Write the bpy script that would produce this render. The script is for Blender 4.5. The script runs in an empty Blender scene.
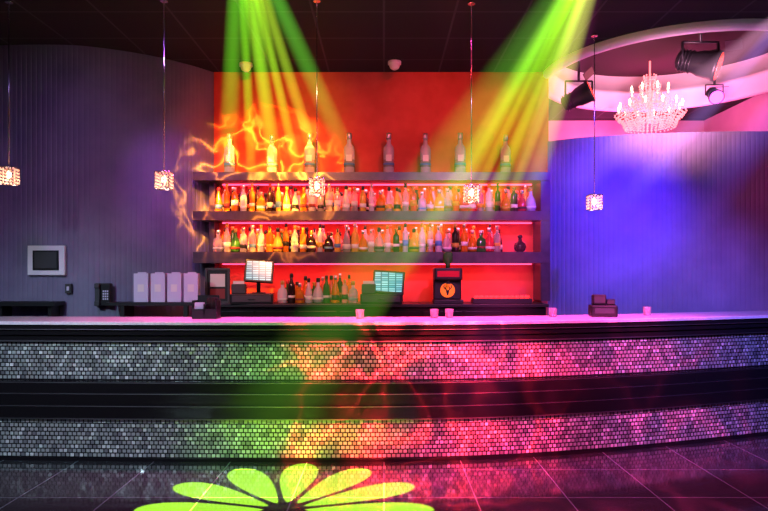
import bpy, bmesh, math, random
from mathutils import Vector, Matrix
random.seed(7)
D=bpy.data; C=bpy.context; S=C.scene
S.view_settings.view_transform='Standard'
S.view_settings.look='None'
S.view_settings.gamma=.90
S.view_settings.exposure=.12
COL=S.collection

# ---------------------------------------------------------------- materials
def mat(name,col,rough=0.5,metal=0.0,emit=None,es=0.0,trans=0.0,spec=0.5,coat=0.0,ior=1.45):
    m=D.materials.new(name); m.use_nodes=True
    b=m.node_tree.nodes['Principled BSDF']
    b.inputs['Base Color'].default_value=(*col,1)
    b.inputs['Roughness'].default_value=rough
    b.inputs['Metallic'].default_value=metal
    b.inputs['Transmission Weight'].default_value=trans
    b.inputs['Specular IOR Level'].default_value=spec
    b.inputs['Coat Weight'].default_value=coat
    b.inputs['IOR'].default_value=ior
    if emit:
        b.inputs['Emission Color'].default_value=(*emit,1)
        b.inputs['Emission Strength'].default_value=es
    return m
def nn(m,t,**kw):
    n=m.node_tree.nodes.new(t)
    for k,v in kw.items(): setattr(n,k,v)
    return n
def lk(m,a,b): m.node_tree.links.new(a,b)
def noise_col(m,c1,c2,scale=8,detail=4,bump=0.0):
    b=m.node_tree.nodes['Principled BSDF']
    tc=nn(m,'ShaderNodeTexCoord'); no=nn(m,'ShaderNodeTexNoise'); cr=nn(m,'ShaderNodeValToRGB')
    no.inputs['Scale'].default_value=scale; no.inputs['Detail'].default_value=detail
    cr.color_ramp.elements[0].color=(*c1,1); cr.color_ramp.elements[1].color=(*c2,1)
    cr.color_ramp.elements[0].position=.35; cr.color_ramp.elements[1].position=.65
    lk(m,tc.outputs['Object'],no.inputs['Vector']); lk(m,no.outputs['Fac'],cr.inputs['Fac'])
    lk(m,cr.outputs['Color'],b.inputs['Base Color'])
    if bump:
        bp=nn(m,'ShaderNodeBump'); bp.inputs['Strength'].default_value=bump
        lk(m,no.outputs['Fac'],bp.inputs['Height']); lk(m,bp.outputs['Normal'],b.inputs['Normal'])
    return m
def brick(m,c1,c2,cm,size,mortar,rough_m=None,bump=0.3):
    b=m.node_tree.nodes['Principled BSDF']
    tc=nn(m,'ShaderNodeTexCoord'); br=nn(m,'ShaderNodeTexBrick')
    br.offset=0.0; br.inputs['Scale'].default_value=1.0
    br.inputs['Brick Width'].default_value=size; br.inputs['Row Height'].default_value=size
    br.inputs['Mortar Size'].default_value=mortar; br.inputs['Mortar Smooth'].default_value=0.1
    br.inputs['Color1'].default_value=(*c1,1); br.inputs['Color2'].default_value=(*c2,1); br.inputs['Mortar'].default_value=(*cm,1)
    lk(m,tc.outputs['Object'],br.inputs['Vector']); lk(m,br.outputs['Color'],b.inputs['Base Color'])
    bp=nn(m,'ShaderNodeBump'); bp.inputs['Strength'].default_value=bump; bp.inputs['Distance'].default_value=0.004; bp.invert=True
    lk(m,br.outputs['Fac'],bp.inputs['Height']); lk(m,bp.outputs['Normal'],b.inputs['Normal'])
    return m

M={}
M['floor']=brick(mat('floor_tile',(.03,.03,.035),.10,spec=.6),(.028,.030,.036),(.036,.038,.045),(.16,.20,.24),.6,.004)
M['ceil']=brick(mat('ceiling_tile',(.02,.02,.02),.9),(.018,.017,.019),(.014,.014,.016),(.05,.046,.055),.6,.010)
M['recess']=mat('recess_paint',(.05,.025,.035),.8)
M['white']=mat('white_paint',(.82,.79,.84),.45)
M['redwall']=noise_col(mat('red_wall_paint',(.7,.05,.03),.6,spec=.2),(.66,.10,.06),(.74,.13,.08),5)
M['rib']=noise_col(mat('ribbed_panel',(.3,.28,.34),.6),(.20,.17,.27),(.25,.22,.33),3)
M['pinkwall']=noise_col(mat('plaster_pink',(.6,.4,.5),.7),(.5,.35,.45),(.56,.40,.5),4)
M['dark']=noise_col(mat('dark_wall',(.05,.04,.06),.7),(.04,.035,.05),(.06,.05,.07),3)
M['lacquer']=mat('black_lacquer',(.012,.010,.014),.25,spec=.35)
M['lip_highlight']=mat('lip_highlight_metal',(.6,.55,.65),.35,1.0)  # metal strips added along the bar lips to draw their highlight lines
M['top']=noise_col(mat('bar_top_quartz',(.75,.6,.7),.2),(.70,.58,.68),(.80,.70,.78),40)
M['tile1']=mat('mirror_tile',(.82,.84,.87),.30,.7)
M['tile2']=mat('mirror_tile_dark',(.45,.45,.50),.32,.7)
M['tile3']=mat('mirror_tile_light',(.9,.9,.93),.4,.5)
M['shelf']=noise_col(mat('shelf_laminate',(.1,.05,.1),.35),(.06,.032,.06),(.09,.05,.085),12)
M['black']=mat('black_plastic',(.015,.015,.018),.4)
M['rubber']=mat('dark_grey',(.06,.06,.065),.5)
M['steel']=mat('steel',(.6,.6,.62),.25,1.0)
M['led']=mat('led_strip_mat',(1,.3,.3),.5,emit=(1,.06,.16),es=3.5)
M['b_clear']=mat('glass_clear',(.92,.80,.86),.06,trans=.72,ior=1.33)
M['b_frost']=mat('glass_frosted',(.86,.80,.92),.25,trans=.50,ior=1.3)
M['b_amber']=mat('glass_amber',(.85,.30,.03),.1,trans=.45)
M['b_green']=mat('glass_green',(.06,.22,.05),.12,trans=.3)
M['b_dark']=mat('glass_dark',(.03,.012,.012),.12)
M['b_red']=mat('glass_red',(.80,.05,.08),.12,trans=.3)
M['b_gold']=mat('glass_gold',(.95,.6,.12),.15,trans=.4)
M['label']=mat('paper_label',(.75,.70,.68),.7)
M['label2']=mat('paper_label_dark',(.25,.04,.04),.6)
M['label3']=mat('paper_label_blue',(.12,.25,.55),.6)
M['cap']=mat('cap_black',(.03,.03,.03),.35)
M['capw']=mat('cap_silver',(.8,.8,.8),.3,.8)
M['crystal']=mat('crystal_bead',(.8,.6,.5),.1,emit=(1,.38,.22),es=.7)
M['bulb']=mat('bulb_glow',(1,.9,.8),.3,emit=(1,.62,.28),es=7)
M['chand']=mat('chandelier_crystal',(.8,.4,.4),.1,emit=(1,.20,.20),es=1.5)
M['flame']=mat('chandelier_bulb',(1,.8,.7),.3,emit=(1,.65,.35),es=8)
M['lensred']=mat('lamp_lens_red',(.8,.1,.1),.2,emit=(1,.03,.01),es=3)
M['lenspink']=mat('lamp_lens_pink',(.8,.1,.5),.2,emit=(1,.10,.75),es=3)
M['orange']=mat('orange_badge',(.9,.3,.03),.4,emit=(1,.2,.01),es=.6)
M['redlit']=mat('cherry_glow',(.9,.05,.05),.4,emit=(1,.03,.03),es=2)  # red glow put into the cherries' material; they are no lamps
M['paperbox']=mat('white_carton',(.60,.56,.70),.6)
M['wood']=noise_col(mat('door_paint',(.3,.3,.3),.5),(.30,.28,.33),(.34,.32,.37),6)

def screen_mat():
    m=mat('pos_screen',(.02,.02,.02),.2)
    b=m.node_tree.nodes['Principled BSDF']
    tc=nn(m,'ShaderNodeTexCoord'); br=nn(m,'ShaderNodeTexBrick'); br.offset=.0
    br.inputs['Scale'].default_value=1; br.inputs['Brick Width'].default_value=.25; br.inputs['Row Height'].default_value=.11; br.inputs['Mortar Size'].default_value=.02
    br.inputs['Color1'].default_value=(.45,.85,.9,1); br.inputs['Color2'].default_value=(.06,.38,.50,1); br.inputs['Mortar'].default_value=(.03,.18,.26,1)
    mp=nn(m,'ShaderNodeMapping'); mp.inputs['Rotation'].default_value=(math.radians(-90),0,0)
    lk(m,tc.outputs['Generated'],mp.inputs['Vector']); lk(m,mp.outputs['Vector'],br.inputs['Vector'])
    lk(m,br.outputs['Color'],b.inputs['Emission Color']); b.inputs['Emission Strength'].default_value=.9
    return m
M['screen']=screen_mat()

# ---------------------------------------------------------------- mesh helpers
def obj(name,bm,mats,parent=None,smooth=False,loc=None):
    me=D.meshes.new(name); bm.normal_update(); bm.to_mesh(me); bm.free()
    for m in mats: me.materials.append(M[m] if isinstance(m,str) else m)
    if smooth:
        for p in me.polygons: p.use_smooth=True
    o=D.objects.new(name,me); COL.objects.link(o)
    if loc is not None: o.location=loc
    if parent: o.parent=parent
    return o
def empty(name,loc=(0,0,0)):
    e=D.objects.new(name,None); e.empty_display_size=.1; e.location=loc; COL.objects.link(e); return e
def box(bm,x0,x1,y0,y1,z0,z1,mi=0,bev=0.0,mtx=None):
    v=[bm.verts.new((x,y,z)) for z in (z0,z1) for y in (y0,y1) for x in (x0,x1)]
    fs=[(0,2,3,1),(4,5,7,6),(0,1,5,4),(2,6,7,3),(0,4,6,2),(1,3,7,5)]
    F=[bm.faces.new([v[i] for i in f]) for f in fs]
    for f in F: f.material_index=mi
    vs=v
    if bev:
        es=list({e for f in F for e in f.edges})
        r=bmesh.ops.bevel(bm,geom=es,offset=bev,segments=2,affect='EDGES',profile=.5)
        for f in r['faces']: f.material_index=mi
        vs=list({w for f in r['faces'] for w in f.verts}|{w for w in v if w.is_valid})
    if mtx is not None: bmesh.ops.transform(bm,matrix=mtx,verts=vs)
    return vs
def lathe(bm,prof,seg,c=(0,0,0),mi=0,mtx=None,square=0.0):
    rings=[];allv=[]
    for r,z in prof:
        ring=[]
        for i in range(seg):
            a=2*math.pi*i/seg+math.pi/seg
            k=1.0
            if square: k=1.0/max(abs(math.cos(a)),abs(math.sin(a)))**square
            ring.append(bm.verts.new((c[0]+r*k*math.cos(a),c[1]+r*k*math.sin(a),c[2]+z)))
        rings.append(ring); allv+=ring
    for j in range(len(rings)-1):
        for i in range(seg):
            f=bm.faces.new((rings[j][i],rings[j][(i+1)%seg],rings[j+1][(i+1)%seg],rings[j+1][i])); f.material_index=mi; f.smooth=True
    f=bm.faces.new(rings[0][::-1]); f.material_index=mi
    f=bm.faces.new(rings[-1]); f.material_index=mi
    if mtx is not None: bmesh.ops.transform(bm,matrix=mtx,verts=allv)
    return allv
def rod(bm,a,b,r,seg=8,mi=0,r2=None):
    a=Vector(a); b=Vector(b); L=(b-a).length
    q=(b-a).to_track_quat('Z','Y').to_matrix().to_4x4()
    lathe(bm,[(r,0),(r if r2 is None else r2,L)],seg,mi=mi,mtx=Matrix.Translation(a)@q)
def prism(bm,pts,z0,z1,mi=0):
    lo=[bm.verts.new((x,y,z0)) for x,y in pts]; hi=[bm.verts.new((x,y,z1)) for x,y in pts]
    n=len(pts)
    fs=[bm.faces.new(hi),bm.faces.new(lo[::-1])]
    for i in range(n): fs.append(bm.faces.new((lo[i],lo[(i+1)%n],hi[(i+1)%n],hi[i])))
    for f in fs: f.material_index=mi
    bmesh.ops.recalc_face_normals(bm,faces=fs)
def interp(pts,x):
    n=len(pts)
    def slope(i):
        if i==0: return (pts[1][1]-pts[0][1])/(pts[1][0]-pts[0][0])
        if i==n-1: return (pts[-1][1]-pts[-2][1])/(pts[-1][0]-pts[-2][0])
        return (pts[i+1][1]-pts[i-1][1])/(pts[i+1][0]-pts[i-1][0])
    for i in range(n-1):
        if x<=pts[i+1][0] or i==n-2:
            h=pts[i+1][0]-pts[i][0]; t=(x-pts[i][0])/h
            a=2*t**3-3*t**2+1; b=t**3-2*t**2+t; c=-2*t**3+3*t**2; d=t**3-t**2
            return a*pts[i][1]+b*h*slope(i)+c*pts[i+1][1]+d*h*slope(i+1)

# ---------------------------------------------------------------- room shell
HC=3.68
bm=bmesh.new(); box(bm,-4.8,4.8,-2.2,9.4,-.1,0); obj('floor',bm,['floor'])
cx,cy,cr=3.2,7.0,1.36
bm=bmesh.new()
def quad(bm,x0,x1,y0,y1,z):
    bm.faces.new([bm.verts.new(p) for p in ((x0,y0,z),(x0,y1,z),(x1,y1,z),(x1,y0,z))])
hs=1.5
quad(bm,-4.8,cx-hs,-2.2,9.4,HC); quad(bm,cx-hs,4.8,-2.2,cy-hs,HC); quad(bm,cx-hs,4.8,cy+hs,9.4,HC); quad(bm,cx+hs,4.8,cy-hs,cy+hs,HC)
N=96
inn=[];out=[]
for i in range(N):
    a=2*math.pi*i/N; c,s=math.cos(a),math.sin(a); k=hs/max(abs(c),abs(s))
    inn.append(bm.verts.new((cx+cr*c,cy+cr*s,HC))); out.append(bm.verts.new((cx+k*c,cy+k*s,HC)))
for i in range(N):
    bm.faces.new((inn[i],inn[(i+1)%N],out[(i+1)%N],out[i]))
obj('ceiling',bm,['ceil'])
bm=bmesh.new()
prof=[(1.46,.0),(1.46,-.02),(1.455,-.05),(1.43,-.07),(1.37,-.07),(1.345,-.045),(1.345,.10),(1.30,.12),(1.30,.17),(1.36,.19),(1.36,.38)]
rings=[[bm.verts.new((cx+r*math.cos(2*math.pi*i/N),cy+r*math.sin(2*math.pi*i/N),HC+z)) for i in range(N)] for r,z in prof]
for j in range(len(rings)-1):
    for i in range(N):
        f=bm.faces.new((rings[j][i],rings[j][(i+1)%N],rings[j+1][(i+1)%N],rings[j+1][i])); f.smooth=True
obj('trim_ceiling_ring',bm,['white'])
bm=bmesh.new(); lathe(bm,[(1.40,0),(1.40,.03)],64,(cx,cy,HC+.37)); obj('ceiling_recess',bm,['recess'])

bm=bmesh.new(); box(bm,-1.86,1.80,7.0,7.12,0,HC); obj('wall_back',bm,['redwall'])
bm=bmesh.new(); box(bm,-4.8,4.8,9.2,9.4,0,HC); obj('wall_far',bm,['pinkwall'])
bm=bmesh.new(); box(bm,1.66,1.79,7.13,9.19,0,HC); obj('wall_return',bm,['pinkwall'])
bm=bmesh.new(); box(bm,-4.8,-4.6,-2,9.2,0,HC); obj('wall_left',bm,['dark'])
bm=bmesh.new(); box(bm,4.6,4.8,-2,6.6,0,HC); obj('wall_right',bm,['dark'])
bm=bmesh.new(); box(bm,4.6,4.8,6.6,9.2,0,HC); obj('wall_right_alcove',bm,['pinkwall'])
bm=bmesh.new(); box(bm,-4.8,4.8,-2.2,-2,0,HC); obj('wall_front',bm,['dark'])

LW=[(-4.6,6.30),(-3.7,6.19),(-3.2,6.17),(-2.86,6.22),(-2.37,6.47),(-2.05,6.77),(-1.86,7.02)]
RW=[(1.79,7.0),(2.1,6.80),(2.5,6.66),(3.0,6.56),(3.5,6.51),(4.6,6.50)]
def ribbed(name,pts,z0,z1,thick=.1,pitch=.048,amp=.003):
    xs=[pts[0][0]+(pts[-1][0]-pts[0][0])*i/400 for i in range(401)]
    P=[Vector((x,interp(pts,x))) for x in xs]
    cum=[0]
    for i in range(400): cum.append(cum[-1]+(P[i+1]-P[i]).length)
    L=cum[-1]; n=int(L/pitch)*8; Q=[]
    j=0
    for k in range(n+1):
        s=L*k/n
        while j<399 and cum[j+1]<s: j+=1
        t=(s-cum[j])/(cum[j+1]-cum[j]); p=P[j].lerp(P[j+1],t); d=(P[j+1]-P[j]).normalized()
        nrm=Vector((d.y,-d.x)); ph=(k%8)/8
        o=amp*(abs(math.sin(math.pi*ph)))**.5
        Q.append((p+nrm*o,p-nrm*thick))
    bm=bmesh.new(); cols=[]
    for f,b in Q:
        cols.append([bm.verts.new((f.x,f.y,z0)),bm.verts.new((f.x,f.y,z1)),bm.verts.new((b.x,b.y,z1)),bm.verts.new((b.x,b.y,z0))])
    for a,b in zip(cols,cols[1:]):
        for i in range(3): bm.faces.new((a[i],b[i],b[i+1],a[i+1]))
    bmesh.ops.recalc_face_normals(bm,faces=bm.faces[:])
    return obj(name,bm,['rib'])
ribbed('wall_curved_left',LW,0,HC)
ribbed('wall_curved_right',RW,0,2.92)

e=empty('door_1',(-4.09,6.1,0))
bm=bmesh.new(); box(bm,-.32,.32,.02,.06,0,2.84,0); box(bm,-.22,.22,.0,.02,.2,1.2); box(bm,-.22,.22,.0,.02,1.4,2.6); obj('leaf',bm,['wood'],e)
bm=bmesh.new(); box(bm,-.38,-.32,-.02,.08,0,2.90,0,.006); box(bm,.32,.38,-.02,.08,0,2.90,0,.006); box(bm,-.38,.38,-.02,.08,2.84,2.90,0,.006); obj('frame',bm,['white'],e)
bm=bmesh.new(); rod(bm,(.26,-.05,1.0),(.26,-.05,1.14),.012); rod(bm,(.26,-.05,1.02),(.26,.02,1.02),.008); rod(bm,(.26,-.05,1.12),(.26,.02,1.12),.008); obj('handle',bm,['steel'],e)

# ---------------------------------------------------------------- bar counter
BC=[(-4.5,5.13),(-3,5.06),(-1.5,5.01),(0,5.01),(1,5.11),(2.17,5.39),(3.5,5.84),(4.05,6.05)]
NS=240
def curve_samples(n=NS):
    xs=[BC[0][0]+(BC[-1][0]-BC[0][0])*i/2000 for i in range(2001)]
    P=[Vector((x,interp(BC,x))) for x in xs]; cum=[0]
    for i in range(2000): cum.append(cum[-1]+(P[i+1]-P[i]).length)
    L=cum[-1]; out=[]; j=0
    for k in range(n+1):
        s=L*k/n
        while j<1999 and cum[j+1]<s: j+=1
        t=(s-cum[j])/(cum[j+1]-cum[j]); p=P[j].lerp(P[j+1],t)
        a=P[max(j-20,0)]; b=P[min(j+21,2000)]; d=(b-a).normalized()
        out.append((p,Vector((d.y,-d.x)),d))
    return out,L
CS,BL=curve_samples()
def sweep(name,prof,mis,mats,parent,closed=True):
    bm=bmesh.new(); cols=[]
    for p,n,d in CS:
        cols.append([bm.verts.new((p.x+n.x*o,p.y+n.y*o,z)) for o,z in prof])
    m=len(prof)
    for a,b in zip(cols,cols[1:]):
        for i in range(m):
            f=bm.faces.new((a[i],a[(i+1)%m],b[(i+1)%m],b[i])); f.material_index=mis[i] if i<len(mis) else 0
    bm.faces.new(cols[0][::-1]); bm.faces.new(cols[-1])
    bmesh.ops.recalc_face_normals(bm,faces=bm.faces[:])
    return obj(name,bm,mats,parent)
bar=empty('bar_counter')
sweep('countertop',[(-.50,1.075),(-.50,1.10),(.085,1.10),(.09,1.095),(.09,1.075)],[0]*5,['top'],bar)
prof=[(-.42,0),(-.42,1.074),(.075,1.074),(.075,1.040),(.078,1.036),(.055,1.034),(.055,.998),(.058,.994),(.035,.992),(.035,.952),(.040,.948),(.040,.938),(0,.934),
      (0,.634),(.055,.632),(.060,.626),(.060,.620),(.050,.545),(.066,.540),(.066,.534),(.045,.448),(.060,.443),(.060,.437),(.035,.345),(.040,.341),(.040,.333),(0,.330),(0,.025),(.012,.022),(.012,0)]
mis=[0]*len(prof)
for i in (3,7,10,15,18,21,24): mis[i]=1
sweep('body',prof,mis,['lacquer','lip_highlight'],bar)
bm=bmesh.new(); pitch=.036; n=int(BL/pitch)
CT,_=curve_samples(n)
def tiles(z0,z1,rows):
    ph=(z1-z0)/rows
    for k in range(1,n):
        for r in range(rows):
            p,nr,d=CT[k]
            off=(.25 if r%2 else -.25)*pitch
            c=Vector((p.x+d.x*off,p.y+d.y*off,z0+(r+.5)*ph))
            hw=.0140;hh=ph*.385; N3=Vector((nr.x,nr.y,0)); T=Vector((d.x,d.y,0)); U=Vector((0,0,1))
            tx=random.gauss(0,.05); tz=random.gauss(0,.05)
            cc=.12
            pts=[(-1,-1+cc),(-1+cc,-1),(1-cc,-1),(1,-1+cc),(1,1-cc),(1-cc,1),(-1+cc,1),(-1,1-cc)]
            vs=[bm.verts.new(c+T*(a*hw)+U*(b*hh)+N3*(.004+a*hw*tx+b*hh*tz)) for a,b in pts]
            f=bm.faces.new(vs); f.material_index=random.choice((0,0,0,1,2))
tiles(.640,.930,9); tiles(.030,.328,9)
obj('mosaic_tiles',bm,['tile1','tile2','tile3'],bar)

# ---------------------------------------------------------------- shelves & back counter
sh=empty('liquor_shelf')
for i,(z0,z1) in enumerate(((2.445,2.53),(2.03,2.125),(1.585,1.70))):
    bm=bmesh.new(); prism(bm,[(-1.985,6.65),(1.725,6.65),(1.725,6.995),(-1.82,6.995),(-1.97,6.80)],z0,z1); obj('board_%d'%(i+1),bm,['shelf'],sh)
    bm=bmesh.new(); box(bm,-1.75,1.6,6.93,6.95,z0-.014,z0-.001); obj('led_%d'%(i+1),bm,['led'],sh)
bm=bmesh.new(); box(bm,1.63,1.73,6.66,6.99,1.19,2.445,0,.004); box(bm,-1.86,-1.80,6.80,6.99,1.19,2.445,0,.004); obj('uprights',bm,['shelf'],sh)
bc=empty('back_counter')
bm=bmesh.new(); box(bm,-1.72,1.62,6.40,6.985,0,1.14,0); 
for i in range(8):
    x=-1.69+i*.415; box(bm,x,x+.39,6.385,6.40,.1,1.10,0,.004)
obj('cabinet',bm,['lacquer'],bc)
bm=bmesh.new(); box(bm,-1.76,1.64,6.36,6.99,1.14,1.17,0,.004); obj('worktop',bm,['black'],bc)
bm=bmesh.new(); prism(bm,[(-2.63,6.05),(-1.78,6.05),(-1.78,6.34),(-2.30,6.38),(-2.63,6.27)],1.17,1.20); box(bm,-2.5,-2.46,6.06,6.3,0,1.17); box(bm,-1.9,-1.86,6.06,6.1,0,1.17); obj('service_ledge',bm,['black'])
bm=bmesh.new(); box(bm,-3.65,-3.06,5.93,6.15,1.17,1.21,0,.004); box(bm,-3.6,-3.57,5.98,6.14,0,1.17); box(bm,-3.14,-3.11,5.98,6.14,0,1.17); obj('service_ledge',bm,['black'])

# ---------------------------------------------------------------- bottles
BP={
 'vodka':[(.034,0),(.038,.006),(.038,.17),(.034,.19),(.016,.215),(.014,.27),(.016,.272),(.016,.28)],
 'wine':[(.034,0),(.037,.006),(.037,.16),(.032,.19),(.018,.215),(.0145,.235),(.0145,.29)],
 'squat':[(.044,0),(.048,.01),(.048,.10),(.040,.135),(.018,.155),(.016,.20),(.018,.22)],
 'cognac':[(.030,0),(.052,.012),(.054,.07),(.040,.13),(.018,.165),(.015,.22),(.017,.24)],
 'tall':[(.028,0),(.031,.006),(.033,.20),(.028,.225),(.014,.24),(.013,.31)],
 'cone':[(.042,0),(.045,.01),(.036,.13),(.018,.20),(.014,.26),(.016,.27)],
 'sq':[(.032,0),(.034,.005),(.034,.17),(.030,.185),(.015,.20),(.014,.25)]}
GL=['b_clear','b_frost','b_amber','b_green','b_dark','b_red','b_gold','label','label2','label3','cap','capw']
def bottle(bm,kind,x,y,z,s,g,lab,cap,seg=12,lab_lo=.28,lab_hi=.58):
    p=[(r*s,h*s) for r,h in BP[kind]]
    sqr=.75 if kind in('sq','squat') else 0
    lathe(bm,p,seg,(x,y,z),g,square=sqr)
    rb=p[2][0]; zt=p[2][1]
    if kind=='cone': lathe(bm,[(p[1][0]*1.01-.002*s,zt*.25),(p[1][0]*.93,zt*.62)],seg,(x,y,z),lab)
    elif kind=='cognac': lathe(bm,[(.0555*s,.03*s),(.0558*s,.055*s)],seg,(x,y,z),lab)
    else: lathe(bm,[(rb*1.015,zt*lab_lo),(rb*1.015,zt*lab_hi)],seg,(x,y,z),lab,square=sqr)
    tz=p[-1][1]; tr=p[-1][0]
    lathe(bm,[(tr*1.15,tz-.035*s),(tr*1.15,tz+.004*s),(tr*.9,tz+.008*s)],seg,(x,y,z),cap)
def row(name,x0,x1,y,z,hmax,gws,gap=.083,depth2=True):
    bm=bmesh.new(); 
    for rr in range(2 if depth2 else 1):
        x=x0+(.04 if rr else 0)
        while x<x1:
            k=random.choice(list(BP)); s=random.uniform(.90,1.06)
            H=BP[k][-1][1]*s
            if H+.01>hmax: s*= (hmax-.012)/(H)
            g=random.choices(range(7),gws)[0]
            lo=random.uniform(.2,.4)
            bottle(bm,k,x,y+rr*.12+random.uniform(-.01,.01),z+.0005,s,g,random.choice((7,7,7,8,9,10,6)),random.choice((10,10,11,11,5,6)),12,lo,lo+random.uniform(.15,.35))
            x+=gap+random.uniform(0,.012)
    return obj(name,bm,GL)
row('liquor_bottles',-1.74,1.58,6.73,2.125,.30,(8,4,3,1,3,2,3),)
row('liquor_bottles',-1.74,1.27,6.73,1.70,.31,(8,4,3,1.5,3,2,3))
row('liquor_bottles',-1.05,-.30,6.62,1.17,.31,(1,1,2,2,5,2,1),.085)
for x,s in zip((-1.64,-1.19,-.79,-.37,.05,.44,.81,1.29),(1.50,1.45,1.5,1.52,1.52,1.5,1.52,1.45)):
    bm=bmesh.new(); bottle(bm,'vodka',0,0,0,s,1,0,11,24)
    lathe(bm,[(.0395*s,.06*s),(.0395*s,.075*s)],24,(0,0,0),9)
    box(bm,-.02*s,.02*s,-.0405*s,-.0392*s,.085*s,.13*s,7)
    obj('vodka_bottle',bm,GL,loc=(x,6.80,2.5305))
bm=bmesh.new(); lathe(bm,[(.03,0),(.055,.02),(.065,.055),(.055,.09),(.02,.115),(.018,.15),(.028,.155),(.02,.18)],20,(1.43,6.73,1.7005)); obj('decanter',bm,['b_dark'])

# ---------------------------------------------------------------- POS stations
def pos(loc,w,rot=0,name='pos_terminal',tall=.24):
    e=empty(name,loc); e.rotation_euler=(0,0,rot)
    bm=bmesh.new(); box(bm,-.21,.21,-.16,.16,0,.10,0,.006); box(bm,-.19,.19,-.17,-.16,.02,.085,1,.003); rod(bm,(-.03,-.175,.05),(.03,-.175,.05),.006,8,1); obj('cash_drawer',bm,['black','rubber'],e)
    bm=bmesh.new(); box(bm,-.20,-.06,-.12,.06,.10,.20,0,.01); box(bm,-.185,-.075,-.1,-.09,.19,.23,1); obj('receipt_printer',bm,['rubber','label'],e)
    R=Matrix.Translation((.06,-.04,tall))@Matrix.Rotation(math.radians(-14),4,'X')@Matrix.Rotation(math.radians(4),4,'Y')
    bm=bmesh.new(); box(bm,-w/2-.02,w/2+.02,-.015,.03,-.02,.215,0,.006,R); rod(bm,(.06,.02,.10),(.06,.02,tall+.08),.02); lathe(bm,[(.08,.0),(.07,.012)],20,(.06,.02,.10)); obj('monitor',bm,['black'],e)
    bm=bmesh.new(); box(bm,-w/2,w/2,-.0185,-.016,0,.195,0,0,R); obj('screen',bm,['screen'],e)
pos((-1.34,6.52,1.171),.25,.15,tall=.235)
pos((-.02,6.52,1.171),.28,-.05,tall=.12)

e=empty('liquor_dispenser',(.645,6.50,1.171))
bm=bmesh.new(); box(bm,-.15,.15,-.10,.12,0,.04,0,.006); box(bm,-.14,.14,.0,.12,.04,.36,0,.012); box(bm,-.14,.14,-.09,.0,.24,.36,0,.012)
rod(bm,(0,-.06,.25),(0,-.06,.20),.012); box(bm,-.02,.02,-.1,-.06,.20,.215); obj('body',bm,['black'],e)
bm=bmesh.new(); R=Matrix.Translation((0,-.002,.135))@Matrix.Rotation(math.radians(90),4,'X'); lathe(bm,[(.075,0),(.075,.006),(.07,.008)],28,mtx=R)
# stylised stag head: tapered face and two antlers
fv=[bm.verts.new((x,-.0115,z)) for x,z in ((-.018,.135),(.018,.135),(.007,.085),(-.007,.085))]; f=bm.faces.new(fv); f.material_index=1
for s in (-1,1):
    rod(bm,(.010*s,-.011,.135),(.040*s,-.011,.165),.005,6,1); rod(bm,(.040*s,-.011,.165),(.034*s,-.011,.192),.004,6,1); rod(bm,(.022*s,-.011,.147),(.014*s,-.011,.178),.004,6,1)
obj('badge',bm,['orange','black'],e)
bm=bmesh.new(); box(bm,-.11,.11,-.094,-.0905,.27,.33,0,.0); obj('sign',bm,['b_red'],e)
bm=bmesh.new(); lathe(bm,[(.02,0),(.02,.03),(.05,.07),(.05,.14),(.045,.16)],20,(0,-.03,.36)); obj('bottle',bm,['b_green'],e)

for x,r in ((-2.33,.1),(-2.165,.04),(-2.005,-.05),(-1.85,.06)):
    bm=bmesh.new(); box(bm,-.068,.068,-.05,.05,0,.275,0,.004); box(bm,-.058,.058,-.052,-.0495,.02,.235,0,.0); box(bm,-.04,.04,-.012,.012,.275,.287,0,.003)
    box(bm,-.03,.03,-.054,-.0515,.10,.17,1)
    o=obj('wine_gift_carton',bm,['paperbox','label'],loc=(x,6.17,1.2005)); o.rotation_euler=(0,0,r)
e=empty('picture_frame',(-1.68,6.45,1.171))
bm=bmesh.new(); 
for a in ((-.125,-.10,0,.36),(.10,.125,0,.36)): box(bm,a[0],a[1],0,.02,a[2],a[3],0,.003)
box(bm,-.10,.10,0,.02,.335,.36); box(bm,-.10,.10,0,.02,0,.025); box(bm,-.10,.10,.012,.02,.025,.335,1); box(bm,-.075,.075,.009,.012,.17,.30,2); box(bm,-.075,.075,.009,.012,.05,.15,3)
obj('frame',bm,['rubber','black','label','label2'],e)
e=empty('wall_control_panel',(-3.235,6.135,1.60))
bm=bmesh.new(); box(bm,-.178,.178,-.012,.03,-.142,.142,0,.006); obj('surround',bm,['white'],e)
bm=bmesh.new(); box(bm,-.125,.125,-.018,-.012,-.095,.095,0,.003); box(bm,-.105,.105,-.0195,-.018,-.075,.08,1); obj('display',bm,['black','rubber'],e)
e=empty('wall_phone',(-2.72,6.21,1.27))
bm=bmesh.new(); box(bm,-.075,.075,-.03,.04,-.11,.11,0,.012); obj('base',bm,['black'],e)
bm=bmesh.new(); box(bm,-.06,-.015,-.065,-.035,-.10,.10,0,.01); box(bm,-.062,-.013,-.075,-.03,.06,.11,0,.01); box(bm,-.062,-.013,-.075,-.03,-.11,-.06,0,.01)
for i in range(3):
    for j in range(4): box(bm,.005+i*.02,.018+i*.02,-.035,-.029,-.05+j*.025,-.033+j*.025,1)
obj('handset',bm,['rubber','paperbox'],e)
bm=bmesh.new(); box(bm,-.03,.03,-.015,.02,-.045,.045,0,.004); box(bm,-.012,.012,-.02,-.015,-.02,.02,1,.002); obj('wall_switch',bm,['rubber','paperbox'],loc=(-3.03,6.15,1.33))

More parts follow.
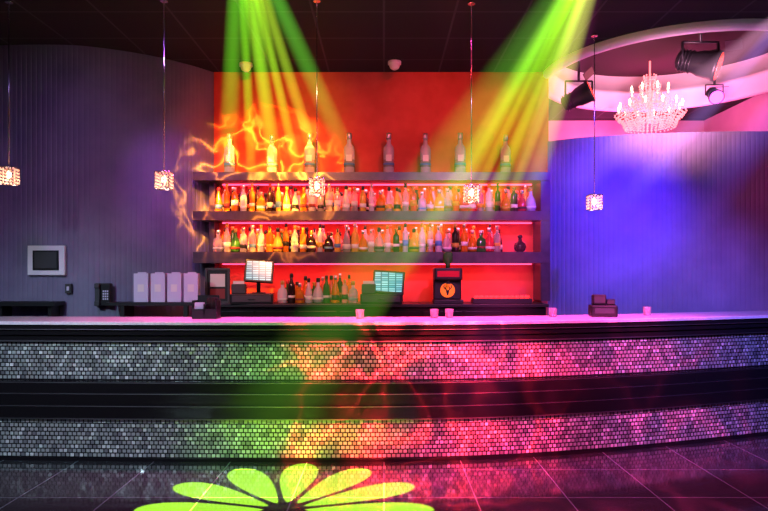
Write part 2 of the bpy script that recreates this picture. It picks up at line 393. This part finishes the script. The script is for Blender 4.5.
e=empty('napkin_caddy',(-1.47,5.30,1.101))
bm=bmesh.new(); box(bm,-.10,.10,-.07,.07,0,.015); box(bm,-.10,-.09,-.07,.07,.015,.15); box(bm,.09,.10,-.07,.07,.015,.15); box(bm,-.09,.09,.06,.07,.015,.19); box(bm,-.005,.005,-.07,.06,.015,.12); box(bm,-.09,.09,-.07,-.06,.015,.08); obj('tray',bm,['black'],e)
bm=bmesh.new(); 
for i in range(8): box(bm,-.085,-.012,-.05+i*.006,-.046+i*.006,.016,.13+.003*(i%2),0)
for i in range(9): rod(bm,(.02+.007*i,-.02+.01*(i%3),.016),(.015+.009*i,-.03+.02*(i%3),.17+.01*(i%2)),.003,6,1)
obj('napkins_straws',bm,['paperbox','b_dark'],e)
def term(x,y,r):
    e=empty('card_terminal',(x,y,1.101)); e.rotation_euler=(0,0,r)
    bm=bmesh.new(); box(bm,-.11,.11,-.09,.09,0,.10,0,.012); box(bm,-.09,.02,-.06,.04,.10,.19,0,.01); box(bm,.03,.10,-.02,.03,.10,.15,0,.006)
    box(bm,-.08,.01,-.063,-.06,.12,.175,1); box(bm,.035,.095,-.024,-.02,.11,.14,1); box(bm,-.08,.08,-.093,-.09,.03,.075,1)
    obj('body',bm,['black','rubber'],e)
term(1.9,5.56,-.15)
for x,y in ((.42,5.35),(.55,5.40),(1.45,5.50),(2.35,5.72),(-.2,5.3)):
    bm=bmesh.new(); lathe(bm,[(.028,0),(.032,.003),(.036,.075),(.034,.075),(.030,.008)],20); obj('tumbler',bm,['b_clear'],loc=(x,y,1.1005))
e=empty('garnish_tray',(1.2,6.55,1.171))
bm=bmesh.new(); box(bm,-.3,.3,-.08,.08,0,.05,0,.005); obj('tray',bm,['black'],e)
bm=bmesh.new()
for i in range(22): lathe(bm,[(.012,0),(.02,.012),(.012,.03)],8,(-.27+.026*i,-.03+.05*(i%2),.05))
obj('cherries',bm,['redlit'],e)

# ---------------------------------------------------------------- pendant lamps
def pendant(x,y,z):
    e=empty('pendant_lamp',(x,y,z))
    bm=bmesh.new(); rod(bm,(0,0,.07),(0,0,HC-z-.02),.004,6); lathe(bm,[(.03,0),(.03,.01),(.015,.02)],20,(0,0,HC-z-.02)); obj('cord',bm,['steel'],e)
    bm=bmesh.new()
    h=.056; t=.066
    for zz in (-t,t):
        for s in (-1,1):
            rod(bm,(-h,s*h,zz),(h,s*h,zz),.0035,6); rod(bm,(s*h,-h,zz),(s*h,h,zz),.0035,6)
    for sx in(-1,1):
        for sy in(-1,1): rod(bm,(sx*h,sy*h,-t),(sx*h,sy*h,t),.0035,6)
    rod(bm,(-h,0,t),(h,0,t),.003,6); rod(bm,(0,-h,t),(0,h,t),.003,6); rod(bm,(0,0,.04),(0,0,.078),.013,10)
    obj('frame',bm,['steel'],e)
    bm=bmesh.new()
    for i in range(4):
        for j in range(5):
            a=-h+.014+i*.028; zz=-.052+j*.026
            for c in ((a,-h,zz),(a,h,zz),(-h,a,zz),(h,a,zz)):
                bmesh.ops.create_icosphere(bm,subdivisions=1,radius=.0088,matrix=Matrix.Translation(c))
    obj('crystals',bm,['crystal'],e)
    bm=bmesh.new(); lathe(bm,[(.008,.04),(.016,.025),(.019,.0),(.010,-.022)],12); obj('bulb',bm,['bulb'],e)
    l=D.lights.new('pendant_light','POINT'); l.energy=2.0; l.color=(1,.6,.4); l.shadow_soft_size=.05
    o=D.objects.new('lamp_light',l); COL.objects.link(o); o.parent=e; o.location=(0,0,-.10)
for p in ((-3.03,5.17,2.26),(-1.77,5.15,2.22),(-.54,5.15,2.17),(.71,5.2,2.12),(1.94,5.9,2.13)): pendant(*p)

# ---------------------------------------------------------------- chandelier
e=empty('chandelier',(3.22,7.75,3.25))
bm=bmesh.new(); rod(bm,(0,0,.05),(0,0,.80),.012,10); lathe(bm,[(.02,.05),(.05,.09),(.03,.14),(.015,.2),(.04,.26),(.015,.33),(.035,.4),(.012,.5)],16)
for tier,(R,z,n) in enumerate(((.36,.16,12),(.22,.36,8))):
    for i in range(n):
        a=2*math.pi*i/n; prev=Vector((0,0,z-.02))
        for t in (.3,.6,.85,1):
            q=Vector((R*t*math.cos(a),R*t*math.sin(a),z-.02-.08*math.sin(math.pi*t)+ .06*t)); rod(bm,prev,q,.006,6); prev=q
        lathe(bm,[(.012,0),(.028,.012),(.012,.018)],8,tuple(prev))
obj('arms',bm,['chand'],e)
bm=bmesh.new()
for R,z,n in((.36,.16,12),(.22,.36,8)):
    for i in range(n):
        a=2*math.pi*i/n; c=(R*math.cos(a),R*math.sin(a),z+.055); lathe(bm,[(.008,0),(.008,.03),(.014,.045),(.009,.07),(.002,.085)],8,c)
obj('bulbs',bm,['flame'],e)
bm=bmesh.new()
for R,z,n,m in((.36,.14,40,5),(.22,.34,28,6),(.27,.10,34,4),(.12,.50,16,7),(.15,.04,18,3),(.07,.62,10,5),(.30,.02,34,2),(.40,.16,30,3),(.30,.26,24,4)):
    for i in range(n):
        a=2*math.pi*i/n
        for k in range(m):
            bmesh.ops.create_icosphere(bm,subdivisions=1,radius=.012,matrix=Matrix.Translation((R*math.cos(a)*(1-.05*k),R*math.sin(a)*(1-.05*k),z-.03*k)))
for i in range(12):
    a=2*math.pi*i/12
    for k in range(10):
        t=k/9; R=.06+(.36-.06)*t; z=.56-.36*t-.12*math.sin(math.pi*t)
        bmesh.ops.create_icosphere(bm,subdivisions=1,radius=.011,matrix=Matrix.Translation((R*math.cos(a),R*math.sin(a),z)))
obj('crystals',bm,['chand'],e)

# ---------------------------------------------------------------- stage lights
def stage(loc,target,s,lens,top):
    e=empty('stage_spotlight',loc)
    d=(Vector(target)-Vector(loc)).normalized(); R=d.to_track_quat('Z','Y').to_matrix().to_4x4()
    bm=bmesh.new(); lathe(bm,[(.05*s,-.22*s),(.09*s,-.20*s),(.10*s,-.05*s),(.12*s,.0),(.13*s,.12*s),(.14*s,.13*s),(.14*s,.16*s)],20,mtx=R)
    for k in range(4): lathe(bm,[(.108*s,-.18*s+k*.03*s),(.108*s,-.17*s+k*.03*s)],20,mtx=R)
    box(bm,-.15*s,.15*s,-.002,.002,.16*s,.30*s,0,0,R@Matrix.Translation((0,.14*s,0))@Matrix.Rotation(-.3,4,'X'))
    obj('housing',bm,['black'],e)
    bm=bmesh.new(); lathe(bm,[(.125*s,.162*s),(.10*s,.172*s)],20,mtx=R); obj('lens',bm,[lens],e)
    bm=bmesh.new(); w=.17*s
    rod(bm,(-w,0,0),(-w,0,.2*s),.012*s); rod(bm,(w,0,0),(w,0,.2*s),.012*s); rod(bm,(-w,0,.2*s),(w,0,.2*s),.012*s); rod(bm,(-w,0,0),(w,0,0),.01*s)
    rod(bm,(0,0,.2*s),(0,0,top-loc[2]),.014); lathe(bm,[(.05,0),(.05,.02)],16,(0,0,top-loc[2]-.02)); obj('yoke',bm,['black'],e)
stage((3.14,6.35,3.56),(4.3,5.7,3.1),1.05,'lensred',HC+.37)
stage((2.10,6.9,3.38),(3.2,6.4,3.9),.85,'lensred',HC+.37)
stage((3.82,7.4,3.54),(3.5,5.8,2.6),.6,'lenspink',HC+.37)
for x,y in ((-1.45,6.72),(.11,6.66)):
    bm=bmesh.new(); lathe(bm,[(.02,-.085),(.045,-.07),(.055,-.045),(.055,-.03),(.07,-.028),(.07,0)],20); obj('dome_camera',bm,['white'],loc=(x,y,HC))

# ---------------------------------------------------------------- lights
def aim(o,t): o.rotation_euler=(Vector(t)-o.location).to_track_quat('-Z','Y').to_euler()
def spot(name,loc,tgt,col,en,ang,blend=.6,rad=.03,gobo=None,gs=1.0,seed=None):
    l=D.lights.new(name,'SPOT'); l.energy=en; l.color=col; l.spot_size=math.radians(ang); l.spot_blend=blend; l.shadow_soft_size=rad
    o=D.objects.new(name,l); COL.objects.link(o); o.location=loc; aim(o,tgt)
    if gobo:
        l.use_nodes=True; nt=l.node_tree; N=nt.nodes; em=N['Emission']
        tc=N.new('ShaderNodeTexCoord'); sp=N.new('ShaderNodeSeparateXYZ'); nt.links.new(tc.outputs['Normal'],sp.inputs[0])
        def mth(op,a,b=None,c=None):
            m=N.new('ShaderNodeMath'); m.operation=op
            for i,v in enumerate((a,b,c)):
                if v is None: continue
                if isinstance(v,(int,float)): m.inputs[i].default_value=v
                else: nt.links.new(v,m.inputs[i])
            return m.outputs[0]
        az=mth('ABSOLUTE',sp.outputs[2]); u=mth('DIVIDE',sp.outputs[0],az); v=mth('DIVIDE',sp.outputs[1],az)
        if gobo=='flower':
            u=mth('DIVIDE',u,gs); v=mth('DIVIDE',v,gs)
            r=mth('SQRT',mth('ADD',mth('MULTIPLY',u,u),mth('MULTIPLY',v,v)))
            th=mth('ARCTAN2',v,u); P=2*math.pi/12
            a=mth('SUBTRACT',mth('MULTIPLY',mth('FRACT',mth('ADD',mth('DIVIDE',th,P),.5+12)),P),P/2)
            al=mth('MULTIPLY',r,mth('COSINE',a)); pe=mth('MULTIPLY',r,mth('SINE',a))
            wd=mth('ADD',.030,mth('MULTIPLY',al,.165))
            e1=mth('POWER',mth('DIVIDE',mth('SUBTRACT',al,.57),.43),2.0); e2=mth('POWER',mth('ABSOLUTE',mth('DIVIDE',pe,wd)),2.0)
            q=mth('ADD',e1,e2)
            mask=N.new('ShaderNodeMapRange'); nt.links.new(q,mask.inputs[0]); mask.inputs[1].default_value=1.02; mask.inputs[2].default_value=.97; mask.inputs[3].default_value=0; mask.inputs[4].default_value=1
            nt.links.new(mask.outputs[0],em.inputs['Strength'])
        else:
            cb=N.new('ShaderNodeCombineXYZ'); nt.links.new(u,cb.inputs[0]); nt.links.new(v,cb.inputs[1]); cb.inputs[2].default_value=len(name)*1.7 if seed is None else seed
            no=N.new('ShaderNodeTexNoise'); no.inputs['Scale'].default_value=gs; no.inputs['Detail'].default_value=1.5; no.inputs['Distortion'].default_value=.8
            nt.links.new(cb.outputs[0],no.inputs['Vector'])
            if gobo=='caustic':
                d=mth('ABSOLUTE',mth('SUBTRACT',no.outputs['Fac'],.5))
                k=mth('ADD',.03,mth('DIVIDE',.004,mth('ADD',mth('MULTIPLY',d,d),.0012)))
            elif gobo=='soft':
                d=mth('ABSOLUTE',mth('SUBTRACT',no.outputs['Fac'],.5))
                k=mth('ADD',.18,mth('DIVIDE',.009,mth('ADD',mth('MULTIPLY',d,d),.006)))
            else:
                mr=N.new('ShaderNodeMapRange'); nt.links.new(no.outputs['Fac'],mr.inputs[0]); mr.inputs[1].default_value=.49; mr.inputs[2].default_value=.62; mr.inputs[3].default_value=.03; mr.inputs[4].default_value=1.8
                k=mr.outputs[0]
            nt.links.new(k,em.inputs['Strength'])
    return o
def area(name,loc,tgt,col,en,sx,sy,spread=180):
    l=D.lights.new(name,'AREA'); l.shape='RECTANGLE'; l.size=sx; l.size_y=sy; l.energy=en; l.color=col; l.spread=math.radians(spread)
    o=D.objects.new(name,l); COL.objects.link(o); o.location=loc; aim(o,tgt); return o
spot('gobo_flower_light',(-.62,3.45,3.6),(-.62,3.98,0),(.50,1,.03),17500,40,.1,.002,'flower',.256)
# red wall
spot('red_wall_light',(-.9,4.6,3.6),(-1.2,7,2.9),(1,.05,.02),125,60,1,.05)
spot('red_wall_light_b',(.6,4.6,3.6),(.6,7,2.9),(1,.04,.05),100,60,1,.05)
spot('orange_caustic_light',(-1.2,4.3,3.4),(-1.30,7,2.35),(1,.40,.04),1250,42,.7,.002,'caustic',10)
spot('green_wall_light',(-1.05,4.6,3.65),(-1.0,7,3.2),(.45,1,.05),60,38,1,.03)
spot('amber_wall_light',(1.6,4.9,3.6),(1.35,7,3.0),(1,.25,.12),55,36,1,.03)
spot('bottle_rim_light',(.2,4.3,2.9),(.1,6.8,2.75),(.8,.45,1),28,62,1,.05)
for i,z in enumerate((2.42,2.01,1.56)):
    area('shelf_glow_%d'%i,(-.1,6.80,z),(-.1,6.80,0),(1,.12,.16),11,3.3,.08)
spot('shelf_front_light',(-.8,3.6,3.3),(-.9,6.8,1.9),(1,.36,.22),260,46,.8,.1)
spot('shelf_pink_light',(1.2,3.6,3.2),(.8,6.8,1.75),(1,.18,.85),340,38,.9,.1)
# walls
spot('blue_wall_light',(2.2,4.2,3.4),(2.3,6.8,2.15),(.07,.02,1),1000,42,1,.05)
spot('violet_wall_light',(3.2,4.2,3.2),(2.8,6.6,1.35),(.30,.03,1),170,46,1,.05)
spot('red_corner_light',(3.8,4.4,3.3),(4.1,6.5,1.9),(1,.06,.35),70,48,1,.05)
spot('violet_streak_light',(1.4,4.6,3.5),(2.0,6.9,2.6),(.75,.3,1),60,20,1,.02)
spot('left_wall_light',(-2.4,3.4,3.3),(-2.9,6.3,1.7),(.50,.26,1),62,80,1,.1)
spot('left_edge_light',(-1.7,5.0,3.4),(-2.1,6.8,2.2),(.60,.2,1),90,45,1,.1)
area('recess_glow',(3.3,8.6,3.1),(3.2,8.5,4),(1,.10,.40),40,1.8,.5)
area('alcove_glow',(3.4,7.6,2.7),(3.6,9.2,3.2),(1,.14,.40),22,1.8,.3)
area('ring_wash',(2.7,5.6,2.9),(3.2,7.4,3.9),(1,.42,.65),26,.5,.5,100)
# bar front
spot('bar_white_light',(-3.0,1.2,3.3),(-2.7,5,.6),(.62,.90,1),560,50,1,.1)
spot('bar_silver_light',(.8,1.0,3.3),(.9,5.1,.7),(.9,.75,1),150,60,1,.1)
spot('bar_green_light',(-.9,1.5,3.3),(-.90,5,.22),(.3,1,.05),750,20,1,.03)
spot('bar_red_caustic_light',(.1,1.2,3.3),(.30,5,.38),(1,.03,.04),4200,32,.8,.003,'caustic',11)
spot('bar_magenta_light',(1.0,1.3,3.3),(1.15,5.1,.85),(1,.08,.85),520,32,1,.03)
spot('bar_magenta_caustic_light',(1.6,1.3,3.3),(1.6,4.8,.1),(1,.04,.20),1900,46,.9,.003,'soft',9)
spot('bar_violet_light',(3.0,1.8,3.3),(3.0,5.7,.85),(.26,.2,1),1150,42,1,.03)
spot('bar_rose_light',(-2.2,1.2,3.3),(-2.1,5,.2),(1,.45,.65),140,40,1,.1)
area('bartop_magenta',(.3,5.3,3.4),(.3,5.3,1.1),(1,.08,.5),75,4.5,.2,60)
area('room_fill',(0,.5,3.5),(0,3.5,0),(.28,.28,1),26,5,3,120)
w=D.worlds.new('dim_world'); S.world=w; w.use_nodes=True; w.node_tree.nodes['Background'].inputs[0].default_value=(.3,.15,.4,1); w.node_tree.nodes['Background'].inputs[1].default_value=.02

# ---------------------------------------------------------------- beams: added cones whose own volume emission imitates lit haze
HB=empty('emissive_beam_cones')
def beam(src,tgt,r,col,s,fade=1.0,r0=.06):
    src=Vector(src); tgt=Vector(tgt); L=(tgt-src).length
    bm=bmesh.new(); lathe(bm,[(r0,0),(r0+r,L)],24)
    m=D.materials.new('emissive_beam'); m.use_nodes=True; nt=m.node_tree; N=nt.nodes; N.clear()
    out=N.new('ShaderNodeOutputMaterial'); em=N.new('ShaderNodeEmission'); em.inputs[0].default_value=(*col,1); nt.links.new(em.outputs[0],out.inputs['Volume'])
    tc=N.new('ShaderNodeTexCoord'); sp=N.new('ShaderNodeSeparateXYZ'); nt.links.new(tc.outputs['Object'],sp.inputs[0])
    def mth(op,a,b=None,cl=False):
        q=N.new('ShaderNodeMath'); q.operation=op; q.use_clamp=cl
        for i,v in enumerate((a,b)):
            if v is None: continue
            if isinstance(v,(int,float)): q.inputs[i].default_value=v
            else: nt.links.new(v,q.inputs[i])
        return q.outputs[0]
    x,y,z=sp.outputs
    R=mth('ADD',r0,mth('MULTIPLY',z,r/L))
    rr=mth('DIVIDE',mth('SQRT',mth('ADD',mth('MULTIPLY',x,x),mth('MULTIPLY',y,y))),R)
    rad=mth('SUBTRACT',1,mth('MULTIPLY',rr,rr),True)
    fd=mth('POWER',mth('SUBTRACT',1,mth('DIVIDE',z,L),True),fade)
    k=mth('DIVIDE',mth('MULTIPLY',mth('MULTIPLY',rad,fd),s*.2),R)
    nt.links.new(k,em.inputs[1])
    me=D.meshes.new('emissive_beam'); bm.to_mesh(me); bm.free(); me.materials.append(m)
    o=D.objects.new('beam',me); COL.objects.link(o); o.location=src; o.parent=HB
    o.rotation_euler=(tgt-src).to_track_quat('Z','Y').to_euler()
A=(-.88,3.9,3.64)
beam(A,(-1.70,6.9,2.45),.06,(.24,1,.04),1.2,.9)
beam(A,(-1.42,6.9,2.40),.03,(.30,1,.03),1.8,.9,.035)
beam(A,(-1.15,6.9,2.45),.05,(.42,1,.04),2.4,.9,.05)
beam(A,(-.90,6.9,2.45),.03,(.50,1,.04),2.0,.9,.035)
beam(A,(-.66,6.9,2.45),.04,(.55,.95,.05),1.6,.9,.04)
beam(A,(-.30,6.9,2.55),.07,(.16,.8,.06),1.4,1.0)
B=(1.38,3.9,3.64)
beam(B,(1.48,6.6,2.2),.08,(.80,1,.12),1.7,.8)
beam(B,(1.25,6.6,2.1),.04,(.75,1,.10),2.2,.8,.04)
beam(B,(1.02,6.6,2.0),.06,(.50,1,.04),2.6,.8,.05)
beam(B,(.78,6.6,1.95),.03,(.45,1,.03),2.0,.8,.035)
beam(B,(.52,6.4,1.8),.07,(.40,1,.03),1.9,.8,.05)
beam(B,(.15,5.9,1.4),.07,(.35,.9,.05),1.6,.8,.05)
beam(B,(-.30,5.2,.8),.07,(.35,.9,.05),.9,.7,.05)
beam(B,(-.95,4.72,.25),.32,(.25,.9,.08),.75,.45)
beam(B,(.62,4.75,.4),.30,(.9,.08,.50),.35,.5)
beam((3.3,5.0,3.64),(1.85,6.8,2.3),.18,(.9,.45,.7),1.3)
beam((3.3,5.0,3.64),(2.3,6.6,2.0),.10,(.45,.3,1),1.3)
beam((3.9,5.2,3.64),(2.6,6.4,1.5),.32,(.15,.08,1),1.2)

# ---------------------------------------------------------------- camera
cam=D.cameras.new('camera'); co=D.objects.new('camera',cam); COL.objects.link(co)
co.location=(0,0,1.46); co.rotation_euler=(math.radians(90),0,0)
cam.sensor_width=36; cam.lens=30; cam.shift_y=.0254; cam.clip_start=.05
S.camera=co
